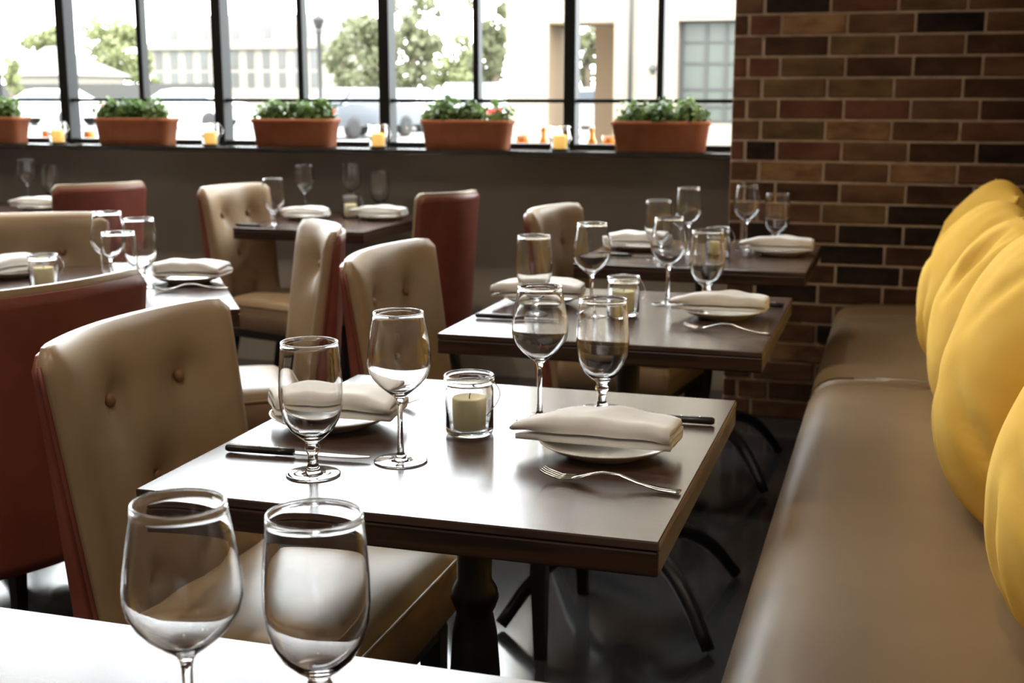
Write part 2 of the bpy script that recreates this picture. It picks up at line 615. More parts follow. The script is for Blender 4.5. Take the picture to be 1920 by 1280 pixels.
def build_chair():
    t = thing('dining_chair', '', 'chair')
    nu, nv = 25, 25

    def shell(name, off0, off1, m, puff=0.0, ins=1.0, v0=0.0, v1=1.0):
        V, Fc = [], []
        for side in (0, 1):
            for j in range(nv):
                for i in range(nu):
                    u = -1 + 2 * i / (nu - 1)
                    v = j / (nv - 1)
                    # round the corners and edges of the slab
                    uu, vv = u * ins, v0 + (v1 - v0) * v
                    off = off0 if side == 0 else (off1 if puff else off1 + 0.04 * (1 - v))
                    p = back_pt(uu, vv, off)
                    e = max(abs(u) ** 14, (v ** 22))
                    if side == 0 and puff:
                        p.x -= 0.018 * e
                        if puff:
                            edge = (1 - abs(u) ** 4) * (1 - abs(2 * v - 1) ** 6)
                            p.x += puff * edge
                            for bu, bv in BTN:
                                d2 = ((u - bu) * 0.25) ** 2 + ((v - bv) * 0.58) ** 2
                                p.x -= (0.016 * math.exp(-d2 / 0.0007) + 0.022 * math.exp(-d2 / 0.0055))
                    # rounded top corners
                    c = max(0.0, abs(u) - 0.88) / 0.12
                    p.z -= 0.022 * c * c * max(0.0, (v - 0.7) / 0.3) ** 2
                    V.append(p)
        n = nu * nv
        for s in (0, 1):
            for j in range(nv - 1):
                for i in range(nu - 1):
                    a = s * n + j * nu + i
                    q = (a, a + 1, a + nu + 1, a + nu)
                    Fc.append(q if s == 0 else q[::-1])
        ring = [i for i in range(nu)] + [j * nu + nu - 1 for j in range(1, nv)] + [(nv - 1) * nu + i for i in range(nu - 2, -1, -1)] + [j * nu for j in range(nv - 2, 0, -1)]
        for k in range(len(ring)):
            a, b = ring[k], ring[(k + 1) % len(ring)]
            Fc.append((b, a, a + n, b + n))
        return link(name, fix_normals(mesh(name, V, Fc)), m, t)

    bk = shell('back_cushion', 0.0, 0.038, M['tan'], 0.014, 1.0)
    sh = shell('back_shell', 0.038, 0.051, M['red'], 0.0, 1.0, 0.0, 0.978)
    # welt running round the seam between the tan front and the red shell
    for sd in (-1, 1):
        link('welt', tube('welt', [back_pt(sd * 1.004, j / 14 * 0.955, 0.039) for j in range(15)], 0.0036, 6), M['red'], sh)
    bm_btn = lathe('button', [(0, 0.009), (0.006, 0.008), (0.011, 0.005), (0.0128, 0), (0.011, -0.004), (0, -0.006)], 16)
    for bu, bv in BTN[:3]:
        p = back_pt(bu, bv, 0)
        o = link('button', bm_btn, M['button'], bk, (p.x - 0.018, p.y, p.z), (0, PI / 2 - 0.08, 0))
    # seat
    V, Fc = [], []
    n1, n2 = 17, 17
    for j in range(n2):
        for i in range(n1):
            a, b = -1 + 2 * i / (n1 - 1), -1 + 2 * j / (n2 - 1)
            e = max(abs(a), abs(b))
            z = 0.468 + 0.02 * (1 - a ** 4) * (1 - b ** 4) - 0.012 * max(0, (e - .9) / .1) ** 2
            wx = 0.5 * (0.375) * a + 0.0095
            V.append((wx, b * (0.252 - 0.012 * (1 - a) / 2), z))
    n = n1 * n2
    for j in range(n2):
        for i in range(n1):
            a, b = -1 + 2 * i / (n1 - 1), -1 + 2 * j / (n2 - 1)
            V.append((0.5 * 0.37 * a + 0.0095, b * 0.248 * (1 - 0.05 * (1 - a) / 2), 0.352))
    for s in (0, 1):
        for j in range(n2 - 1):
            for i in range(n1 - 1):
                a = s * n + j * n1 + i
                q = (a, a + 1, a + n1 + 1, a + n1)
                Fc.append(q if s == 0 else q[::-1])
    ring = [i for i in range(n1)] + [j * n1 + n1 - 1 for j in range(1, n2)] + [(n2 - 1) * n1 + i for i in range(n1 - 2, -1, -1)] + [j * n1 for j in range(n2 - 2, 0, -1)]
    for k in range(len(ring)):
        a, b = ring[k], ring[(k + 1) % len(ring)]
        Fc.append((b, a, a + n, b + n))
    seat = link('seat', fix_normals(mesh('seat', V, Fc)), M['tan'], t)
    rim = [(V[i][0] * 1.012 - .0004, V[i][1] * 1.012, V[i][2] - 0.004) for i in ring]
    link('piping', tube('piping', rim + [rim[0]], 0.0038, 6, False), M['tan'], seat)
    link('seat_rail', bm_mesh('seat_rail', box_bm((0.36, 0.46, 0.034), (0.005, 0, 0.335), 0.005, 1)), M['leg'], t)
    for sx, sy in ((1, 1), (1, -1), (-1, 1), (-1, -1)):
        x = 0.165 if sx > 0 else -0.15
        x2 = 0.17 if sx > 0 else -0.23
        V = []
        for (xx, h, z) in ((x, 0.021, 0.335), (x2, 0.013, 0.0)):
            for dx, dy in ((-1, -1), (1, -1), (1, 1), (-1, 1)):
                V.append((xx + dx * h, sy * 0.205 + dy * h, z))
        Fc = [(3, 2, 1, 0), (4, 5, 6, 7)] + [(i, (i + 1) % 4, 4 + (i + 1) % 4, 4 + i) for i in range(4)]
        link('leg', fix_normals(mesh('leg', V, Fc, False)), M['leg'], t)
    return t


chair = Kit(build_chair)
GC = 'tan and red button-back dining chairs'
chair.put((-0.925, 1.802, 0), 0, 'tan leather chair with buttoned back, nearest, at the centre table', GC)
chair.put((-0.90, 2.83, 0), 0, 'tan buttoned chair at the second table along the bench', GC)
chair.put((-0.817, 4.01, 0), -0.125, 'tan chair at the far table, against the grey wall', GC, (1, 0.82, 1))
er = Vector((0.824, 0.566, 0))
ef = Vector((-0.566, 0.824, 0))


def p4(a, b, z=0.0):
    v = C4 + er * a + ef * b
    v.z = z
    return v


chair.put((-1.80, 3.14, 0), math.radians(217), 'chair seen side-on, right of the turned table, pale lit seat', GC, (1, 0.8, 1))
chair.put((-1.893, 2.189, 0), math.radians(164), 'chair with wide dark red back turned to us, at left edge', GC)
chair.put(p4(-0.09, 0.285), RZ4 - PI / 2, 'chair facing us behind the turned table, partly out of frame', GC)
chair.put((-2.352, 4.585, 0), -0.267, 'tan chair facing right at the table under the window', GC, (1, 0.72, 1))
chair.put((-1.895, 4.70, 0), PI - 0.45, 'chair with red back to us, right of the table under the window', GC, (1, 0.6, 1))
chair.put((-3.444, 4.75, 0), PI - 0.554, 'red chair back seen over the others, below the second planter', GC, (1, 0.76, 1))

# ------------------------------------------------------------------ banquette
def build_bench(y0, y1, label):
    t = thing('banquette', label, 'bench', (0, 0, 0))
    x0, x1 = -0.212, 0.43
    prof = [(x0 + 0.012, 0.36), (x0 + 0.002, 0.395), (x0, 0.415), (x0 + 0.004, 0.434), (x0 + 0.013, 0.451), (x0 + 0.028, 0.465), (x0 + 0.048, 0.475), (x0 + 0.075, 0.481), (x0 + 0.12, 0.484), (-0.02, 0.486), (0.08, 0.486), (0.2, 0.483), (x1, 0.475), (x1, 0.36)]
    n = len(prof)
    ys = [y0, y0 + 0.006, y0 + 0.02, y0 + 0.06] + [y0 + (y1 - y0) * k / 40 for k in range(1, 40)] + [y1 - 0.06, y1 - 0.02, y1 - 0.006, y1]
    V, Fc = [], []
    for k, y in enumerate(ys):
        e = min(y - y0, y1 - y)
        dz = -0.022 * max(0, 1 - e / 0.02) ** 2 if e < 0.02 else 0
        dx = 0.012 * max(0, 1 - e / 0.05) ** 2
        for x, z in prof:
            w = 0.008 * noise.noise(Vector((x * 2.2, y * 2.1, 4.0))) if z > 0.45 else 0
            V.append((x + (dx if x < 0 else 0), y, z + (dz if z > 0.45 else 0) + w))
    for k in range(len(ys) - 1):
        for i in range(n):
            j = (i + 1) % n
            Fc.append((k * n + i, k * n + j, (k + 1) * n + j, (k + 1) * n + i))
    Fc.append(tuple(range(n))[::-1])
    Fc.append(tuple(range((len(ys) - 1) * n, len(ys) * n)))
    link('seat_pad', fix_normals(mesh('seat_pad', V, Fc)), M['bench'], t)
    box('base', (x0 + 0.05, y0 + .004, 0.0), (x1, y1 - .004, 0.362), M['leg'], t)
    box('backrest', (x1 - 0.0, y0 + .002, 0.30), (XR - 0.005, y1 - .002, 0.84), M['bench'], t, 0.02, 3, True)
    return t


build_bench(-1.2, 3.588, 'long tan leather bench seat in the right foreground under the cushions')
build_bench(3.600, YBR - 0.008, 'farther tan bench seat running up to the brick wall')


# ------------------------------------------------------------------ cushions
def cushion(y, x, z, rz, lean, roll, size, thick, label, seed):
    rnd = random.Random(seed)
    n = 44
    V, Fc = [], []
    ph = [rnd.uniform(0, 6.28) for _ in range(6)]
    creases = []
    for _ in range(4):
        an = rnd.uniform(0, 6.28)
        c0, s0 = math.cos(an), math.sin(an)
        q = 0.86 / max(abs(c0), abs(s0))
        creases.append((c0 * q, s0 * q, c0 * 0.28 + rnd.uniform(-.12, .12), s0 * 0.28 + rnd.uniform(-.12, .12), rnd.uniform(0.06, 0.12)))
    for s in (1, -1):
        for j in range(n + 1):
            for i in range(n + 1):
                a, b = -1 + 2 * i / n, -1 + 2 * j / n
                # finer sampling near the seam
                a, b = math.sin(a * PI / 2), math.sin(b * PI / 2)
                px = a * math.sqrt(1 - 0.27 * b * b)
                py = b * math.sqrt(1 - 0.27 * a * a)
                ear = (abs(a) * abs(b)) ** 14
                px, py = px * (1 + 0.10 * ear), py * (1 + 0.10 * ear)
                h = (max(0, 1 - a * a) ** 0.55) * (max(0, 1 - b * b) ** 0.55)
                ang = math.atan2(b, a)
                r = math.hypot(a, b)
                edge = max(abs(a), abs(b))
                tt = b if abs(a) > abs(b) else a
                w = 0.05 * noise.noise(Vector((a * 1.2 + seed, b * 1.2, s * 2.0)))
                w += 0.07 * math.sin(tt * 21 + ph[0] + 3 * noise.noise(Vector((tt * 3, seed, s)))) * max(0, edge - 0.62) * (1 - edge ** 8)
                for (a0, b0, a1, b1, dep) in creases:
                    vx, vy = a1 - a0, b1 - b0
                    k = max(0, min(1, ((a - a0) * vx + (b - b0) * vy) / (vx * vx + vy * vy)))
                    d = math.hypot(a - a0 - k * vx, b - b0 - k * vy)
                    w -= dep * (1 - 0.75 * k) * math.exp(-(d / (0.05 + 0.06 * k)) ** 2)
                    w += 0.35 * dep * (1 - k) * math.exp(-((d - 0.16) / 0.08) ** 2)
                hh = thick / 2 * max(0, h * (1 + w * 2.2))
                V.append((s * -hh, px * size / 2, py * size / 2))
    m = (n + 1) ** 2
    for s in (0, 1):
        for j in range(n):
            for i in range(n):
                q = s * m + j * (n + 1) + i
                f = (q, q + 1, q + n + 2, q + n + 1)
                Fc.append(f if s else f[::-1])
    me = fix_normals(mesh('cover', V, Fc))
    bm = bmesh.new()
    bm.from_mesh(me)
    bmesh.ops.remove_doubles(bm, verts=bm.verts, dist=0.0008)
    bm.to_mesh(me)
    bm.free()
    me.shade_smooth()
    t = thing('cushion', label, 'cushion', (x, y, z), 0, 'mustard yellow cushions along the bench')
    t.rotation_euler = (Matrix.Rotation(rz, 4, 'Z') @ Matrix.Rotation(lean, 4, 'Y') @ Matrix.Rotation(roll, 4, 'X')).to_euler()
    link('cover', me, M['velvet'], t)
    # gathered ties at the lower corner and a zip edge
    k = size / 2 * 0.955
    q = [Vector((0, -k * 0.90, -k * 0.90)), Vector((0.0, -k * 0.95, -k * 0.95)), Vector((0.0, -k * 0.97, -k * 0.98)), Vector((0.002, -k * 1.02, -k * 1.03)), Vector((0.004, -k * 1.06, -k * 1.075))]
    link('corner_tuck', tube('corner_tuck', q, [0.024, 0.015, 0.009, 0.016, 0.019], 12), M['velvet'], t)
    return t


cushion(4.36, 0.258, 0.765, 0.10, 0.32, 0.05, 0.50, 0.26, 'farthest mustard cushion, darkest, its corner against the brick wall', 3)
cushion(3.66, 0.222, 0.755, 0.08, 0.30, 0.0, 0.49, 0.29, 'second farthest mustard cushion on the bench', 11)
cushion(3.10, 0.235, 0.755, 0.08, 0.28, 0.03, 0.49, 0.29, 'middle mustard cushion of the row on the bench', 19)
cushion(2.48, 0.240, 0.765, 0.10, 0.22, 0.08, 0.545, 0.29, 'large creased mustard cushion with a gathered corner on the seat', 27)
cushion(1.89, 0.305, 0.755, 0.12, 0.26, 0.0, 0.52, 0.29, 'nearest mustard cushion, cut off by the right edge', 35)


# ------------------------------------------------------------------ tableware
def wine_mesh():
    out = [(0.0, 0.0), (0.02, 0.0), (0.0375, 0.0), (0.0392, 0.0003), (0.0395, 0.0011), (0.0388, 0.0017), (0.0372, 0.0019), (0.03, 0.0022), (0.02, 0.0026), (0.010, 0.0042), (0.0052, 0.013), (0.0042, 0.03), (0.004, 0.06), (0.0044, 0.085), (0.0058, 0.093), (0.009, 0.0978), (0.019, 0.1052), (0.030, 0.1145), (0.0385, 0.1245), (0.0438, 0.1345), (0.0462, 0.145), (0.0460, 0.157), (0.0440, 0.174), (0.0408, 0.193), (0.0372, 0.212), (0.0364, 0.2195), (0.0366, 0.2207), (0.0362, 0.2217)]
    inn = [(0.0354, 0.2221), (0.0346, 0.2217), (0.0343, 0.2207), (0.0348, 0.2195), (0.0360, 0.212), (0.0398, 0.193), (0.0430, 0.174), (0.0450, 0.157), (0.0452, 0.145), (0.0427, 0.1352), (0.0374, 0.1257), (0.029, 0.116), (0.018, 0.1068), (0.008, 0.1012), (0, 0.099)]
    return lathe('wine_glass', out + inn, 48)


def water_mesh():
    out = [(0.0, 0.0), (0.02, 0.0), (0.0365, 0.0), (0.0382, 0.0004), (0.0386, 0.0013), (0.0378, 0.002), (0.036, 0.0022), (0.03, 0.0026), (0.02, 0.0032), (0.0115, 0.0055), (0.0072, 0.016), (0.0068, 0.026), (0.0082, 0.032), (0.0112, 0.036), (0.0112, 0.041), (0.009, 0.045), (0.011, 0.0495), (0.020, 0.056), (0.0305, 0.066), (0.0385, 0.08), (0.0432, 0.097), (0.0447, 0.115), (0.0443, 0.135), (0.0428, 0.158), (0.0405, 0.183), (0.0400, 0.189), (0.0402, 0.1902), (0.0398, 0.1912)]
    inn = [(0.0390, 0.1916), (0.0382, 0.1912), (0.0379, 0.1902), (0.0384, 0.189), (0.0393, 0.183), (0.0417, 0.158), (0.0432, 0.135), (0.0436, 0.115), (0.042, 0.098), (0.0372, 0.082), (0.029, 0.0685), (0.018, 0.059), (0.008, 0.0545), (0, 0.0535)]
    return lathe('water_goblet', out + inn, 48)


WINE, WATER = wine_mesh(), water_mesh()
WINE.materials.append(M['glass'])
WATER.materials.append(M['glass'])
TZ = 0.7505


def wine(x, y, label, z=TZ):
    return tag(link('wine_glass', WINE, None, None, (x, y, z)), label, 'wine glass', 'tall wine glasses on the tables')


def water(x, y, label, z=TZ):
    return tag(link('water_goblet', WATER, None, None, (x, y, z)), label, 'goblet', 'short-stemmed water goblets on the tables')


PLATE = lathe('plate', [(0, 0.004), (0.05, 0.004), (0.056, 0.0), (0.06, 0.0), (0.063, 0.004), (0.085, 0.0105), (0.1, 0.019), (0.1022, 0.0205), (0.1015, 0.022), (0.098, 0.0205), (0.083, 0.013), (0.06, 0.0078), (0, 0.007)], 48)
PLATE.materials.append(M['porcelain'])


def napkin_mesh(seed, length=0.215, width=0.088, layers=3, gap=0.0145, th=0.0048, point=0.0):
    rnd = random.Random(seed)
    hw = width / 2
    path = []
    for k in range(layers):
        z = 0.004 + k * gap
        d = 1 if k % 2 == 0 else -1
        w = hw * (1 - 0.05 * k)
        for s in range(9):
            path.append((d * (-w + 2 * w * s / 8), z))
        if k < layers - 1:
            for s in range(1, 6):
                an = -PI / 2 + PI * s / 6
                path.append((d * (w + math.cos(an) * gap / 2), z + gap / 2 + math.sin(an) * gap / 2))
    # offset to a ribbon
    n = len(path)
    up_, dn = [], []
    for i, (a, b) in enumerate(path):
        a0, b0 = path[max(0, i - 1)]
        a1, b1 = path[min(n - 1, i + 1)]
        tx, tz = a1 - a0, b1 - b0
        l = math.hypot(tx, tz)
        nx, nz = -tz / l, tx / l
        up_.append((a + nx * th, b + nz * th))
        dn.append((a - nx * th, b - nz * th))
    ring = up_ + dn[::-1]
    m = len(ring)
    ns = 19
    V, Fc = [], []
    for s in range(ns):
        u = -1 + 2 * s / (ns - 1)
        x = u * length / 2
        for (yy, zz) in ring:
            tw = 1 - 0.10 * u * (1 if seed % 2 else -1)
            y2 = yy * tw
            bend = 0.004 * noise.noise(Vector((u * 2.2 + seed, yy * 20, zz * 40)))
            top = max(0, zz / (layers * gap))
            z2 = zz * (1 - 0.22 * abs(u) ** 3) + bend * (0.4 + top) + 0.004 * (1 - u * u) * top
            xs = x + point * (yy / hw) * (u - 1) / 2 * -1 + 0.003 * noise.noise(Vector((yy * 30 + seed, zz * 60, u)))
            y2 += 0.003 * noise.noise(Vector((u * 1.5 + seed * 2, 3.1, zz * 30)))
            V.append((xs, y2, max(0.0002, z2)))
    for s in range(ns - 1):
        for i in range(m):
            j = (i + 1) % m
            Fc.append((s * m + i, s * m + j, (s + 1) * m + j, (s + 1) * m + i))
    Fc.append(tuple(range(m))[::-1])
    Fc.append(tuple(range((ns - 1) * m, ns * m)))
    me = fix_normals(mesh('napkin', V, Fc))
    me.materials.append(M['linen'])
    return me


NAPS = [napkin_mesh(s, point=p) for s, p in ((1, 0.02), (2, -0.02), (3, 0.012))]


def plate(x, y, label, z=TZ):
    return tag(link('plate', PLATE, None, None, (x, y, z)), label, 'plate', 'white side plates on the tables')


def napkin(x, y, rz, label, k=0, z=TZ + 0.0205, sc=1.0):
    o = tag(link('napkin', NAPS[k % 3], None, None, (x, y, z), (0, 0, rz)), label, 'napkin', 'folded white napkins')
    o.scale = (sc, sc, sc)
    return o


def build_knife():
    t = thing('steak_knife', '', 'knife')
    # handle toward -x, blade toward +x; lies on the table
    V, Fc = [], []
    secs = [(-0.113, 0.0062, 0.0045), (-0.109, 0.0085, 0.0062), (-0.07, 0.0078, 0.006), (-0.03, 0.0082, 0.006), (-0.005, 0.0072, 0.0052)]
    for x, hy, hz in secs:
        for k in range(10):
            a = 2 * PI * k / 10
            V.append((x, hy * math.cos(a), 0.0068 + hz * math.sin(a)))
    for s in range(len(secs) - 1):
        for k in range(10):
            Fc.append((s * 10 + k, s * 10 + (k + 1) % 10, s * 10 + 10 + (k + 1) % 10, s * 10 + 10 + k))
    Fc += [tuple(range(10))[::-1], tuple(range(40, 50))]
    h = link('handle', fix_normals(mesh('handle', V, Fc)), M['handle'], t)
    for x in (-0.09, -0.06, -0.03):
        link('rivet', lathe('rivet', [(0, 0.0132), (0.002, 0.013), (0.0022, 0.012), (0, 0.0115)], 10), M['cutlery'], h, (x, 0, 0))
    pts = [(-0.006, -0.005), (0.006, -0.0072), (0.06, -0.0085), (0.09, -0.006), (0.11, 0.001), (0.114, 0.0055), (0.105, 0.0065), (0.03, 0.0068), (-0.006, 0.005)]
    n = len(pts)
    V = [(x, y, 0.0050) for x, y in pts] + [(x, y * 0.96, 0.0068) for x, y in pts]
    Fc = [tuple(range(n))[::-1], tuple(range(n, 2 * n))] + [(i, (i + 1) % n, n + (i + 1) % n, n + i) for i in range(n)]
    link('blade', fix_normals(mesh('blade', V, Fc, False)), M['cutlery'], t)
    return t


def build_fork():
    t = thing('dinner_fork', '', 'fork')

    def zc(x):  # side profile of the fork resting on heel and handle end
        return 0.0035 + 0.016 * math.exp(-((x + 0.0) / 0.042) ** 2) + (0.010 * ((x - 0.055) / 0.04) ** 2 if x > 0.055 else 0)

    def strip(stations, zoff=0.0):
        V, Fc = [], []
        for x, yc, hw in stations:
            z = zc(x) + zoff
            V += [(x, yc - hw, z - 0.0011), (x, yc + hw, z - 0.0011), (x, yc + hw, z + 0.0011), (x, yc - hw, z + 0.0011)]
        for s in range(len(stations) - 1):
            for k in range(4):
                Fc.append((s * 4 + k, s * 4 + (k + 1) % 4, s * 4 + 4 + (k + 1) % 4, s * 4 + 4 + k))
        Fc += [(3, 2, 1, 0), tuple(range(4 * len(stations) - 4, 4 * len(stations)))]
        return V, Fc
    st = [(-0.1, 0, 0.008), (-0.095, 0, 0.0092), (-0.07, 0, 0.0075), (-0.04, 0, 0.0048), (-0.015, 0, 0.0036), (0.01, 0, 0.0038), (0.025, 0, 0.0065), (0.035, 0, 0.0105), (0.045, 0, 0.0118), (0.052, 0, 0.0118)]
    V, Fc = strip(st)
    link('stem', fix_normals(mesh('stem', V, Fc)), M['cutlery'], t)
    for k in range(4):
        yc = -0.0102 + k * 0.0068
        V, Fc = strip([(0.050, yc, 0.0018), (0.07, yc, 0.0015), (0.09, yc * 0.97, 0.0012), (0.097, yc * 0.95, 0.0006)])
        link('tine', fix_normals(mesh('tine', V, Fc)), M['cutlery'], t)
    return t


knife = Kit(build_knife)
fork = Kit(build_fork)
GK, GF = 'black-handled steak knives', 'steel dinner forks'


def jar_parts(t, lit):
    out = [(0, 0.0), (0.034, 0.0), (0.0375, 0.003), (0.0385, 0.008), (0.0385, 0.072), (0.037, 0.078), (0.0365, 0.083), (0.0395, 0.086), (0.0405, 0.091), (0.0395, 0.0955)]
    inn = [(0.0365, 0.0955), (0.0345, 0.091), (0.034, 0.084), (0.0345, 0.076), (0.036, 0.070), (0.036, 0.010), (0.033, 0.0065), (0, 0.006)]
    link('jar_glass', lathe('jar_glass', out + inn, 40), M['glass'], t)
    wire = []
    for k in range(19):
        an = -0.35 + k / 18 * (PI + 0.7) * 0.5
        wire.append((0.0415 + 0.012 * math.sin(k / 18 * PI), 0.012 * math.cos(an * 2), 0.086 - 0.05 * k / 18))
    link('wire_clip', tube('wire_clip', wire, 0.0009, 6), M['cutlery'], t)
    c = link('candle', lathe('candle', [(0, 0.0065), (0.0265, 0.0065), (0.0275, 0.009), (0.0275, 0.057), (0.0255, 0.0595), (0.021, 0.057), (0, 0.0555)], 28), M['lit_wax' if lit else 'wax'], t)
    if lit:
        link('flame', lathe('flame', [(0, 0.064), (0.003, 0.067), (0.0045, 0.072), (0.003, 0.080), (0, 0.087)], 12), M['flame'], c)
    link('wick', tube('wick', [(0, 0, 0.055), (0.0006, 0, 0.061), (0.002, 0, 0.0655)], 0.0008, 6), M['wick'], c)


def build_jar():
    t = thing('candle_jar', '', 'candle jar')
    jar_parts(t, False)
    return t


def build_lit_jar():
    t = thing('candle_jar', '', 'candle jar')
    jar_parts(t, True)
    return t


jar = Kit(build_jar)
lit_jar = Kit(build_lit_jar)
GJ = 'glass candle jars'

CT = 'the centre table'
# --- centre table
wine(-0.676, 1.661, 'tall wine glass left of the candle on the centre table')
water(-0.770, 1.564, 'water goblet standing over the steak knife on the centre table')
wine(-0.548, 1.957, 'tall wine glass right of the candle on the centre table')
water(-0.463, 2.046, 'water goblet at the far right of the centre table')
jar.put((-0.630, 1.838, TZ), -0.3, 'candle jar in the middle of the centre table', GJ)
plate(-0.862, 1.828, 'plate at the chair side of the centre table')
napkin(-0.858, 1.828, 0.12, 'napkin at the chair side of the centre table', 1)
plate(-0.398, 1.793, 'plate at the bench side of the centre table')
napkin(-0.400, 1.797, -0.06, 'napkin at the bench side of the centre table, fork in front', 0)
knife.put((-0.832, 1.637, TZ), 0.05, 'steak knife lying near the left corner of the centre table', GK)
knife.put((-0.378, 1.995, TZ), PI + 0.03, 'steak knife behind the bench-side napkin on the centre table', GK)
fork.put((-0.358, 1.632, TZ), PI - 0.08, 'fork in front of the bench-side plate on the centre table', GF)
fork.put((-0.862, 1.985, TZ), -0.22, 'fork behind the chair-side plate on the centre table', GF)
# --- front table
wine(-0.515, 0.813, 'large wine glass in the bottom left foreground')
water(-0.444, 0.901, 'large water goblet in the bottom foreground beside the wine glass')
# --- second table
wine(-0.703, 2.975, 'wine glass left of the candle on the second bench table')
water(-0.836, 2.93, 'water goblet in front of the far chair on the second bench table')
wine(-0.549, 3.168, 'wine glass right of the candle on the second bench table')
water(-0.452, 3.178, 'water goblet behind the plate on the second bench table')
jar.put((-0.623, 2.975, TZ), 0.4, 'candle jar on the second bench table', GJ)
plate(-0.862, 3.09, 'plate at the chair side of the second bench table')
napkin(-0.862, 3.09, 0.1, 'napkin at the chair side of the second bench table', 2)
plate(-0.388, 3.02, 'plate at the bench side of the second bench table')
napkin(-0.386, 3.02, -0.03, 'napkin at the bench side of the second bench table', 0, sc=0.95)
knife.put((-0.84, 2.835, TZ), 0.02, 'steak knife on the left end of the second bench table', GK)
knife.put((-0.372, 3.192, TZ), PI, 'steak knife at the bench side of the second bench table', GK)
fork.put((-0.355, 2.825, TZ), PI - 0.05, 'fork in front of the plate on the second bench table', GF)
# --- far bench table
water(-0.734, 4.03, 'water goblet at the left of the farthest bench table')
wine(-0.665, 4.20, 'wine glass at the left of the farthest bench table')
jar.put((-0.56, 4.171, TZ), 0.1, 'candle jar on the farthest bench table', GJ)
wine(-0.492, 4.37, 'wine glass in front of the brick wall')
water(-0.395, 4.43, 'water goblet in front of the brick wall')
plate(-0.366, 4.27, 'plate at the bench side of the farthest bench table')
napkin(-0.366, 4.27, 0.0, 'napkin at the bench side of the farthest bench table', 0)
plate(-0.845, 4.27, 'plate at the chair side of the farthest bench table')
napkin(-0.845, 4.27, -0.15, 'napkin at the chair side of the farthest bench table', 1)
knife.put((-0.82, 4.06, TZ), 0.0, 'steak knife at the chair side of the farthest bench table', GK)
# --- turned table
g = p4(0.176, -0.15)
wine(g.x, g.y, 'wine glass rising above the red chair back on the turned table')
g = p4(0.258, -0.035)
water(g.x, g.y, 'water goblet right of the wine glass on the turned table')
g = p4(0.20, -0.385)
water(g.x, g.y, 'lowest, nearest water goblet on the turned table')
g = p4(-0.20, 0.10)
wine(g.x, g.y, 'wine glass cut by the left edge of the picture')
jar.put(p4(0.0, 0.02, TZ), 0.6, 'candle jar on the turned table', GJ)
g = p4(0.388, 0.03)
plate(g.x, g.y, 'plate at the right side of the turned table')
napkin(g.x, g.y, RZ4 - 0.45, 'napkin at the right side of the turned table', 1)
g = p4(-0.10, 0.30)
plate(g.x, g.y, 'plate at the far side of the turned table')
napkin(g.x, g.y, RZ4 + PI / 2 - 0.9, 'napkin at the far side of the turned table', 2)
fork.put(p4(0.38, -0.14, TZ), RZ4 + PI, 'fork in front of the napkin on the turned table', GF)
# --- table under the window
plate(-2.405, 4.90, 'plate at the left of the table under the window')
napkin(-2.405, 4.90, 0.05, 'napkin at the left of the table under the window', 2, sc=0.85)
water(-2.42, 4.63, 'water goblet nearest on the table under the window')
wine(-2.50, 5.08, 'wine glass at the back left of the table under the window')
jar.put((-2.255, 5.02, TZ), 0.2, 'candle jar on the table under the window', GJ)
wine(-2.32, 5.18, 'wine glass at the back right of the table under the window')
water(-2.19, 5.19, 'water goblet at the back right of the table under the window')
plate(-2.095, 4.985, 'plate at the right of the table under the window')
napkin(-2.095, 4.985, 0.0, 'napkin at the right of the table under the window', 0, sc=0.95)
knife.put((-2.44, 4.56, TZ), 0.0, 'steak knife at the left front of the table under the window', GK)
# --- far left table
plate(-3.76, 4.93, 'plate on the far left table under the window')
napkin(-3.76, 4.93, 0.0, 'napkin on the far left table beside the red chair', 0)
wine(-3.98, 5.13, 'wine glass on the far left table')
water(-3.86, 5.15, 'water goblet on the far left table')
plate(-4.05, 4.75, 'plate at the left edge on the far left table')
napkin(-4.0, 4.74, 0.0, 'napkin cut by the left edge on the far left table', 2)

# ------------------------------------------------------------------ window sill things
ZS = SILL + 0.022


def trough_mesh():
    V, Fc = [], []

    def ring(hx, hy, r, z):
        n0 = len(V)
        for cx, cy_, a0 in ((hx - r, hy - r, 0), (-hx + r, hy - r, PI / 2), (-hx + r, -hy + r, PI), (hx - r, -hy + r, 1.5 * PI)):
            for k in range(7):
                a = a0 + k / 6 * PI / 2
                V.append((cx + r * math.cos(a), cy_ + r * math.sin(a), z))
        return n0
    R = [ring(0.182, 0.056, 0.035, 0.0), ring(0.186, 0.059, 0.036, 0.004), ring(0.200, 0.067, 0.04, 0.108), ring(0.206, 0.072, 0.042, 0.110), ring(0.207, 0.073, 0.042, 0.124), ring(0.204, 0.071, 0.042, 0.127), ring(0.194, 0.061, 0.036, 0.127), ring(0.191, 0.058, 0.035, 0.122), ring(0.19, 0.057, 0.035, 0.105)]
    n = 28
    for a, b in zip(R[:-1], R[1:]):
        for i in range(n):
            j = (i + 1) % n
            Fc.append((a + i, a + j, b + j, b + i))
    Fc.append(tuple(range(R[0], R[0] + n))[::-1])
    Fc.append(tuple(range(R[-1], R[-1] + n)))
    return fix_normals(mesh('trough', V, Fc))


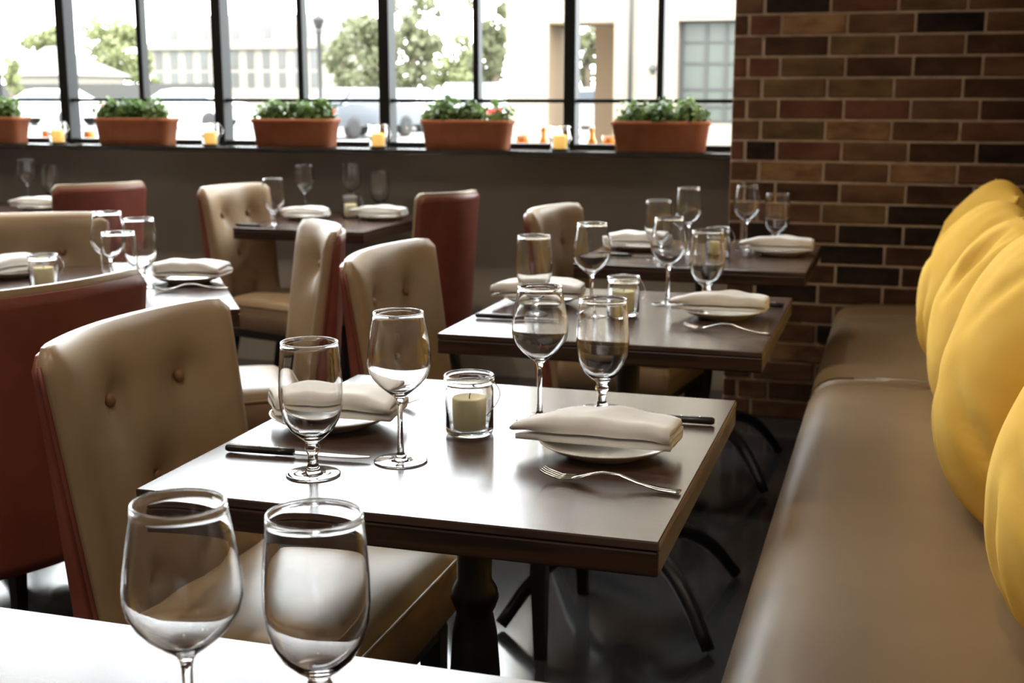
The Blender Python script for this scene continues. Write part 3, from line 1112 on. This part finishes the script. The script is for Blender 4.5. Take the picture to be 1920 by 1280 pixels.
def leaf_cloud(name, rnd, n, pos, size, m, tilt=0.6, long=1.6):
    V, Fc = [], []
    for _ in range(n):
        p, nrm = pos(rnd)
        s = size * rnd.uniform(0.65, 1.3)
        nrm = (nrm + Vector((rnd.gauss(0, tilt), rnd.gauss(0, tilt), rnd.gauss(0, tilt)))).normalized()
        t = nrm.orthogonal().normalized()
        t = Matrix.Rotation(rnd.uniform(0, 6.28), 3, nrm) @ t
        b = nrm.cross(t)
        q = len(V)
        V += [p - t * s * long * .5, p + b * s * .5 + nrm * s * .1, p + t * s * long * .5, p - b * s * .5 + nrm * s * .1]
        Fc.append((q, q + 1, q + 2, q + 3))
    me = mesh(name, V, Fc, False)
    me.materials.append(m)
    return me


TROUGH = trough_mesh()
TROUGH.materials.append(M['terracotta'])
SOIL = mesh('soil', [(-0.185, -0.05, 0.112), (0.185, -0.05, 0.112), (0.185, 0.05, 0.112), (-0.185, 0.05, 0.112), (-0.185, -0.05, 0.100), (0.185, -0.05, 0.100), (0.185, 0.05, 0.100), (-0.185, 0.05, 0.100)], [(0, 1, 2, 3), (7, 6, 5, 4), (0, 4, 5, 1), (1, 5, 6, 2), (2, 6, 7, 3), (3, 7, 4, 0)], False)
SOIL.materials.append(M['soil'])
planter_x = [(-4.315, 'terracotta planter cut by the left edge of the picture'), (-3.483, 'terracotta planter second from the left on the window sill'), (-2.651, 'terracotta planter in the middle of the window sill'), (-1.822, 'terracotta planter second from the brick wall, on the sill'), (-0.967, 'terracotta planter nearest the brick wall on the window sill')]
for i, (px, lb) in enumerate(planter_x):
    t = thing('potted_plant', lb, 'planter', (px, 5.315, ZS), 0, 'terracotta planters on the window sill')
    link('trough', TROUGH, None, t)
    link('soil', SOIL, None, t)
    rnd = random.Random(100 + i)
    clumps = [(rnd.uniform(-0.165, 0.165), rnd.uniform(-0.03, 0.03), rnd.uniform(0.045, 0.07), rnd.uniform(0.07, 0.115)) for _ in range(20)]

    def pos(r, clumps=clumps):
        cx, cy_, rad, hh = r.choice(clumps)
        d = Vector((r.gauss(0, 1), r.gauss(0, 1), abs(r.gauss(0, 1)) + .1)).normalized()
        k = r.uniform(0.35, 1.0)
        return Vector((cx + d.x * rad * k, cy_ + d.y * rad * k * .9, 0.118 + d.z * hh * k)), d
    link('foliage', leaf_cloud('foliage', rnd, 1250, pos, 0.021, M['leaf'], 0.5, 1.5), None, t)['kind'] = 'stuff'
    V, Fc = [], []
    stems = []
    for (cx, cy_, rad, hh) in clumps:
        stems.append(tube('stem', [(cx * .95, cy_ * .8, 0.108), (cx, cy_, 0.125), (cx * 1.03, cy_, 0.118 + hh * .7)], [0.004, 0.003, 0.002], 5))
    for s in stems:
        link('stem', s, M['bark'], t)

for i, (sx, lb) in enumerate(((-3.905, 'candle jar on the sill between the two left planters'), (-3.075, 'candle jar on the sill right of the second planter'), (-2.233, 'candle jar on the sill between the two middle planters'), (-1.395, 'candle jar on the sill between the two right planters'))):
    lit_jar.put((sx, 5.285, ZS), 0.3 * i, lb, 'glass candle jars on the window sill', 1.1)

struct(box('trim_20', (XL, YF + .3, SILL - .03), (BX, YF + .55, SILL + 0.005), M['kerb']))
ZO = SILL + 0.0052
cup = lathe('amber_votive', [(0, 0), (0.026, 0), (0.029, 0.004), (0.032, 0.03), (0.035, 0.062), (0.033, 0.0625), (0.03, 0.03), (0.026, 0.008), (0, 0.007)], 24)
cup.materials.append(M['amber'])
tall = lathe('amber_bottle', [(0, 0), (0.022, 0), (0.025, 0.004), (0.024, 0.03), (0.013, 0.055), (0.012, 0.09), (0.014, 0.098), (0.010, 0.099), (0.0095, 0.055), (0.02, 0.03), (0.02, 0.006), (0, 0.005)], 24)
tall.materials.append(M['amber'])
for (x, me, nm, lb) in ((-4.40, cup, 'amber_votive', 'amber votive outside, leftmost behind the glass'), (-4.14, cup, 'amber_votive', 'amber votive outside, just left of the second planter'), (-1.735, cup, 'amber_votive', 'amber votive outside, left of the amber bottle'), (-1.63, tall, 'amber_bottle', 'slim amber bottle outside, left of the jar by the mullion'), (-1.395, tall, 'amber_bottle', 'slim amber bottle outside, right of the mullion'), (-1.31, cup, 'amber_votive', 'amber votive outside, touching the right planter in view')):
    tag(link(nm, me, None, None, (x, YF + .42, ZO)), lb, 'votive' if me is cup else 'bottle', 'amber glass outside the window')

# ------------------------------------------------------------------ ceiling fill lights, added out of view
for (x, y, e) in ((-1.2, -1.0, 75), (-3.2, 0.6, 75), (-5.2, 1.6, 75), (-0.9, -3.0, 75), (-3.6, -2.4, 75), (-0.45, 1.1, 70), (-3.5, 4.1, 170), (-1.7, 4.2, 60)):  # unseen lamps added to fill the room and wash the grey wall
    t = thing('fill_downlight', 'small round warm fill light added in the ceiling, out of view', 'lamp', (x, y, ZC), 0, 'added ceiling fill lights')
    link('trim_ring', lathe('trim_ring', [(0.07, -0.001), (0.095, -0.001), (0.095, -0.012), (0.07, -0.008), (0.07, -0.001)], 28), M['brass'], t)
    link('lens', lathe('lens', [(0, -0.002), (0.07, -0.002), (0.07, -0.005), (0, -0.005)], 28), M['fill_lamp_lens'], t)
    d = fill_lamp((0, 0, -0.05), e)
    d.parent = t

# ------------------------------------------------------------------ outside
tag(box('car_park', (-160, YF + .6, -0.2), (70, 220, -0.02), M['asphalt']), '', '', kind='structure')


def span(px0, px1, y):
    return at_depth(px0, 180, y).x, at_depth(px1, 180, y).x


def zat(py, px, y):
    return at_depth(px, py, y).z


# low walls and distant house at left
y = 62
x0, x1 = span(-60, 420, y)
t = thing('boundary_wall', 'long low grey wall across the street at left', 'wall', (x0, y, 0))
box('wall_body', (0, 0, 0.0), (x1 - x0, 0.3, 1.0), M['kerb'], t)
box('coping', (0, -0.03, 1.0), (x1 - x0, 0.33, 1.78), M['garden_wall'], t)
y = 66
x0, x1 = span(20, 125, y)
t = thing('bungalow', 'small pale house with hipped roof behind the left wall', 'house', (x0, y, 0))
w = x1 - x0
box('wall_body', (0, 0, 0), (w, 6, 2.3), M['mansion'], t)
V = [(-.4, -.4, 2.3), (w + .4, -.4, 2.3), (w + .4, 6.4, 2.3), (-.4, 6.4, 2.3), (w * .12, 3, 4.1), (w * .35, 3, 4.1)]
link('roof', fix_normals(mesh('roof', V, [(0, 1, 5, 4), (1, 2, 5), (2, 3, 4, 5), (3, 0, 4), (3, 2, 1, 0)], False)), M['slate'], t)

# mansion
y = 85
x0, x1 = span(282, 612, y)
t = thing('mansion', 'pale distant mansion with slate roof and rows of windows', 'building', (x0, y, 0))
w = x1 - x0
ztop = zat(92, 450, y)
box('facade', (0, 0, 0), (w, 10, ztop), M['mansion'], t)
box('cornice', (-.2, -.35, ztop), (w + .2, 10.2, ztop + .45), M['mansion'], t)
rf = 2.1
V = [(0, .1, ztop + .45), (w, .1, ztop + .45), (w, 10, ztop + .45), (0, 10, ztop + .45), (.8, 1.6, ztop + .45 + rf), (w - .8, 1.6, ztop + .45 + rf), (w - .8, 8.5, ztop + .45 + rf), (.8, 8.5, ztop + .45 + rf)]
link('roof', fix_normals(mesh('roof', V, [(0, 1, 5, 4), (1, 2, 6, 5), (2, 3, 7, 6), (3, 0, 4, 7), (4, 5, 6, 7)], False)), M['slate'], t)
win_me = boxes_mesh('window', [((-.3, -.05, -.55), (.3, .02, .55))])
win_me.materials.append(M['far_window'])
for r_, zz in enumerate((zat(112, 450, y), zat(150, 450, y))):
    for k in range(11):
        link('window', win_me, None, t, (w * (k + .7) / 11.4, 0, zz), None, (1, 1, 1.25 if r_ == 0 else 1.0))
for k in range(5):
    cx = w * (k + .8) / 5.6
    d = box('dormer', (cx - .55, .3, ztop + .5), (cx + .55, 2.2, ztop + 1.75), M['mansion'], t)
    link('window', win_me, None, d, (cx, .28, ztop + 1.1), None, (1.0, 1, .8))

# right-hand building
y = 28
def bx_(px): return at_depth(px, 180, 28).x
t = thing('stucco_building', 'cream stucco building with passage, wall lamp and gridded window', 'building', (0, 0, 0))
H9 = 17.0
xa, xb, xc, xd, xe = bx_(950), bx_(1028), bx_(1150), bx_(1268), bx_(1420)
zt_open, zw_top, zw_bot = zat(42, 1080, 28), zat(38, 1320, 28), zat(232, 1320, 28)
box('pier', (xa, 28, 0), (xb, 29.4, H9), M['cream'], t)
box('shaded_jamb_face', (xb - 0.02, 28.02, 0), (xb + 0.01, 29.38, zt_open), M['shaded_tan_stucco'], t)
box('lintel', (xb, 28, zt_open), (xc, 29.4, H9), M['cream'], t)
box('soffit', (xb + .01, 28.02, zt_open - .03), (xc, 29.4, zt_open - .002), M['shaded_tan_stucco'], t)
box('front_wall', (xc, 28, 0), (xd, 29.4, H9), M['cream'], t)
box('rear_pier', (at_depth(1116, 180, 30.5).x, 30.4, 0), (at_depth(1156, 180, 30.5).x, 31.2, 4.2), M['shaded_tan_stucco'], t)
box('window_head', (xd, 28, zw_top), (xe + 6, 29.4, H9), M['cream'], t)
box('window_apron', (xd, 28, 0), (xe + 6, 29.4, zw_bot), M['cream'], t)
box('room_back', (xd, 30.6, zw_bot), (xe + 6, 30.7, zw_top), M['shaded_tan_stucco'], t)
wf = box('window_frame', (xd, 28.3, zw_bot), (xd + .09, 28.4, zw_top), M['grey_metal'], t)
for px in (1318, 1355, 1400, 1450):
    X = bx_(px)
    box('glazing_bar', (X - .03, 28.3, zw_bot), (X + .03, 28.38, zw_top), M['grey_metal'], wf)
for py in (40, 78, 118, 167, 200, 228):
    Z = zat(py, 1320, 28)
    box('glazing_bar', (xd + .09, 28.31, Z - .025), (xe + 3, 28.36, Z + .025), M['grey_metal'], wf)
me = mesh('pane', [(xd + .09, 28.345, zw_bot), (xe + 3, 28.345, zw_bot), (xe + 3, 28.345, zw_top), (xd + .09, 28.345, zw_top)], [(0, 1, 2, 3)], False)
link('pane', me, M['far_pane'], wf)
X = bx_(1182)
link('downpipe', tube('downpipe', [(X, 27.93, 0), (X, 27.93, 3), (X, 27.93, H9)], 0.045, 10), M['grey_metal'], t)
X, Z = bx_(1225), zat(130, 1225, 28)
lm = link('wall_lamp', lathe('wall_lamp', [(0, .12), (.05, .1), (.09, .02), (.09, -.02), (.04, -.06), (.05, -.1), (0, -.12)], 12), M['dark_metal'], t, (X, 27.86, Z))
link('bracket', bm_mesh('bracket', box_bm((0.03, 0.1, 0.03), (0, 0.09, 0.05))), M['dark_metal'], lm)

# lamp post
y = 30
X = at_depth(601, 180, y).x
zt = zat(28, 601, y)
t = thing('lamp_post', 'dark street lamp post standing in front of the mansion', 'lamp post', (X, y, 0))
link('post', lathe('post', [(0, 0), (.16, 0), (.16, .1), (.1, .4), (.075, .5), (.06, zt - .45), (.1, zt - .42), (.1, zt - .36), (0, zt - .36)], 14), M['dark_metal'], t)
link('lantern', lathe('lantern', [(0, zt - .36), (.08, zt - .34), (.16, zt - .12), (.17, zt - .1), (.05, zt - .02), (.02, zt + .06), (0, zt + .1)], 12), M['grey_metal'], t)


# trees
def tree(px, py_c, y, rx, rz_, m, label, seed, n=1500, leaf=0.2):
    rnd = random.Random(seed)
    c = at_depth(px, py_c, y)
    t = thing('tree', label, 'tree', (c.x, y, 0), 0, 'trees beyond the car park')
    sub = [(Vector((rnd.gauss(0, .42) * rx, rnd.gauss(0, .35) * rx, c.z + rnd.uniform(-.75, .75) * rz_)), rnd.uniform(.3, .52) * min(rx, rz_)) for _ in range(16)]

    def pos(r):
        b, rad = r.choice(sub)
        d = Vector((r.gauss(0, 1), r.gauss(0, 1), r.gauss(0, 1))).normalized()
        p = b + d * rad * r.uniform(.55, 1.0)
        p.z = max(p.z, 0.25)
        return p, d
    link('crown', leaf_cloud('crown', rnd, n, pos, leaf, m, .5, 1.4), None, t)['kind'] = 'stuff'
    link('trunk', tube('trunk', [(0, 0, 0), (.05, 0, c.z * .5), (0, .1, c.z + rz_ * .5)], [.22, .17, .06], 8), M['bark'], t)


tree(203, 95, 75, 2.2, 2.2, M['tree_light'], 'bright spring-green tree behind the grey wall at left', 1, 2600, .26)
tree(262, 125, 79, 1.3, 1.7, M['tree_light'], 'smaller spring-green tree right of the big one at left', 2, 1500, .24)
tree(95, 85, 78, 1.9, 1.2, M['tree_light'], 'pale tree above the small house roof', 3, 1500, .26)
tree(22, 150, 58, .6, 1.3, M['tree_light'], 'slim green shrub tree at the left edge', 4, 700, .2)
tree(640, 130, 52, 1.0, 1.5, M['tree_mid'], 'dark green tree right of the lamp post', 5, 1300, .2)
tree(700, 110, 48, 1.3, 2.1, M['tree_mid'], 'tall green tree behind the middle mullion', 6, 1900, .2)
tree(775, 115, 46, 1.1, 1.8, M['tree_mid'], 'leafy tree right of the middle mullion', 7, 1800, .19)
tree(850, 120, 51, 1.2, 1.3, M['tree_light'], 'yellow-green tree above the white car', 8, 1500, .19)
tree(925, 95, 44, .9, 2.3, M['tree_mid'], 'green tree against the corner of the cream building', 9, 1900, .19)
tree(800, 15, 60, 2.2, 1.0, M['tree_mid'], 'high sparse treetop in the middle of the windows', 10, 500, .2)
tree(1100, 112, 44, .9, 1.1, M['tree_mid'], 'green tree seen through the passage of the building', 11, 900, .19)


# cars
def build_car(paint):
    def f():
        t = thing('parked_car', '', 'car')
        body = [(-2.15, .35), (-2.2, .6), (-2.12, .86), (-1.2, .95), (1.55, .98), (2.1, .92), (2.18, .6), (2.12, .35)]
        b = prism('body', body, -.86, .86)
        link('body', b, paint, t)
        cab = [(-1.25, .94), (-.55, 1.38), (-.1, 1.45), (.9, 1.43), (1.75, .97)]
        V = [(x, -.8 if z < 1 else -.64, z) for x, z in cab] + [(x, .8 if z < 1 else .64, z) for x, z in cab]
        n = len(cab)
        Fc = [tuple(range(n)), tuple(range(2 * n - 1, n - 1, -1))] + [(i, i + n, (i + 1) % n + n, (i + 1) % n) for i in range(n)]
        link('cabin', fix_normals(mesh('cabin', V, Fc, False)), paint, t)
        g = [(-1.1, .99), (-.56, 1.33), (.85, 1.38), (1.5, 1.0)]
        for s in (-1, 1):
            V = [(x, s * (.815 if z < 1.1 else .685), z) for x, z in g] + [(x, s * (.79 if z < 1.1 else .65), z) for x, z in g]
            link('side_window', fix_normals(mesh('side_window', V, [(0, 1, 2, 3), (7, 6, 5, 4), (0, 4, 5, 1), (1, 5, 6, 2), (2, 6, 7, 3), (3, 7, 4, 0)], False)), M['car_glass'], t)
        for (xa, za, xb, zb) in ((-1.27, .97, -.6, 1.37), (1.76, 1.0, 1.0, 1.42)):
            sg = -1 if xa < 0 else 1
            V = [(xa, -.7, za), (xa, .7, za), (xb, .58, zb), (xb, -.58, zb), (xa + sg * .02, -.7, za + .02), (xa + sg * .02, .7, za + .02), (xb + sg * .02, .58, zb + .02), (xb + sg * .02, -.58, zb + .02)]
            link('windscreen', fix_normals(mesh('windscreen', V, [(0, 1, 2, 3), (7, 6, 5, 4), (0, 4, 5, 1), (1, 5, 6, 2), (2, 6, 7, 3), (3, 7, 4, 0)], False)), M['car_glass'], t)
        wm = lathe('wheel', [(0, -.1), (.2, -.1), (.31, -.09), (.32, 0), (.31, .09), (.2, .1), (0, .1)], 20)
        for x in (-1.35, 1.35):
            for s in (-1, 1):
                link('wheel', wm, M['tyre'], t, (x, s * .8, .32), (PI / 2, 0, 0))
        for s in (-1, 1):
            link('tail_lamp', bm_mesh('tail_lamp', box_bm((.05, .34, .14), (2.15, s * .62, .78))), M['tail'], t)
        return t
    return f


GCAR = 'cars parked outside'
c_white, c_dark, c_silver = Kit(build_car(M['car_white'])), Kit(build_car(M['car_dark'])), Kit(build_car(M['car_silver']))


def car(kit, px, y, rz, label, sc=1.0):
    X = at_depth(px, 180, y).x
    kit.put((X, y, -0.02), rz, label, GCAR, sc)


car(c_white, 890, 33, -PI / 2 + .25, 'white car parked behind the planter second from the brick wall', 1.08)
car(c_dark, 668, 35, -PI / 2 - .2, 'dark car with red tail lamps right of the middle planter')
car(c_silver, 1100, 38, 0.5, 'silver car half hidden behind the building passage')
car(c_white, 345, 42, 0.1, 'white car seen right of the second planter')
car(c_silver, 765, 41.5, -PI / 2 + .1, 'silver car left of the fourth planter')
car(c_white, 90, 44, 0.0, 'white car behind the leftmost sill candle')
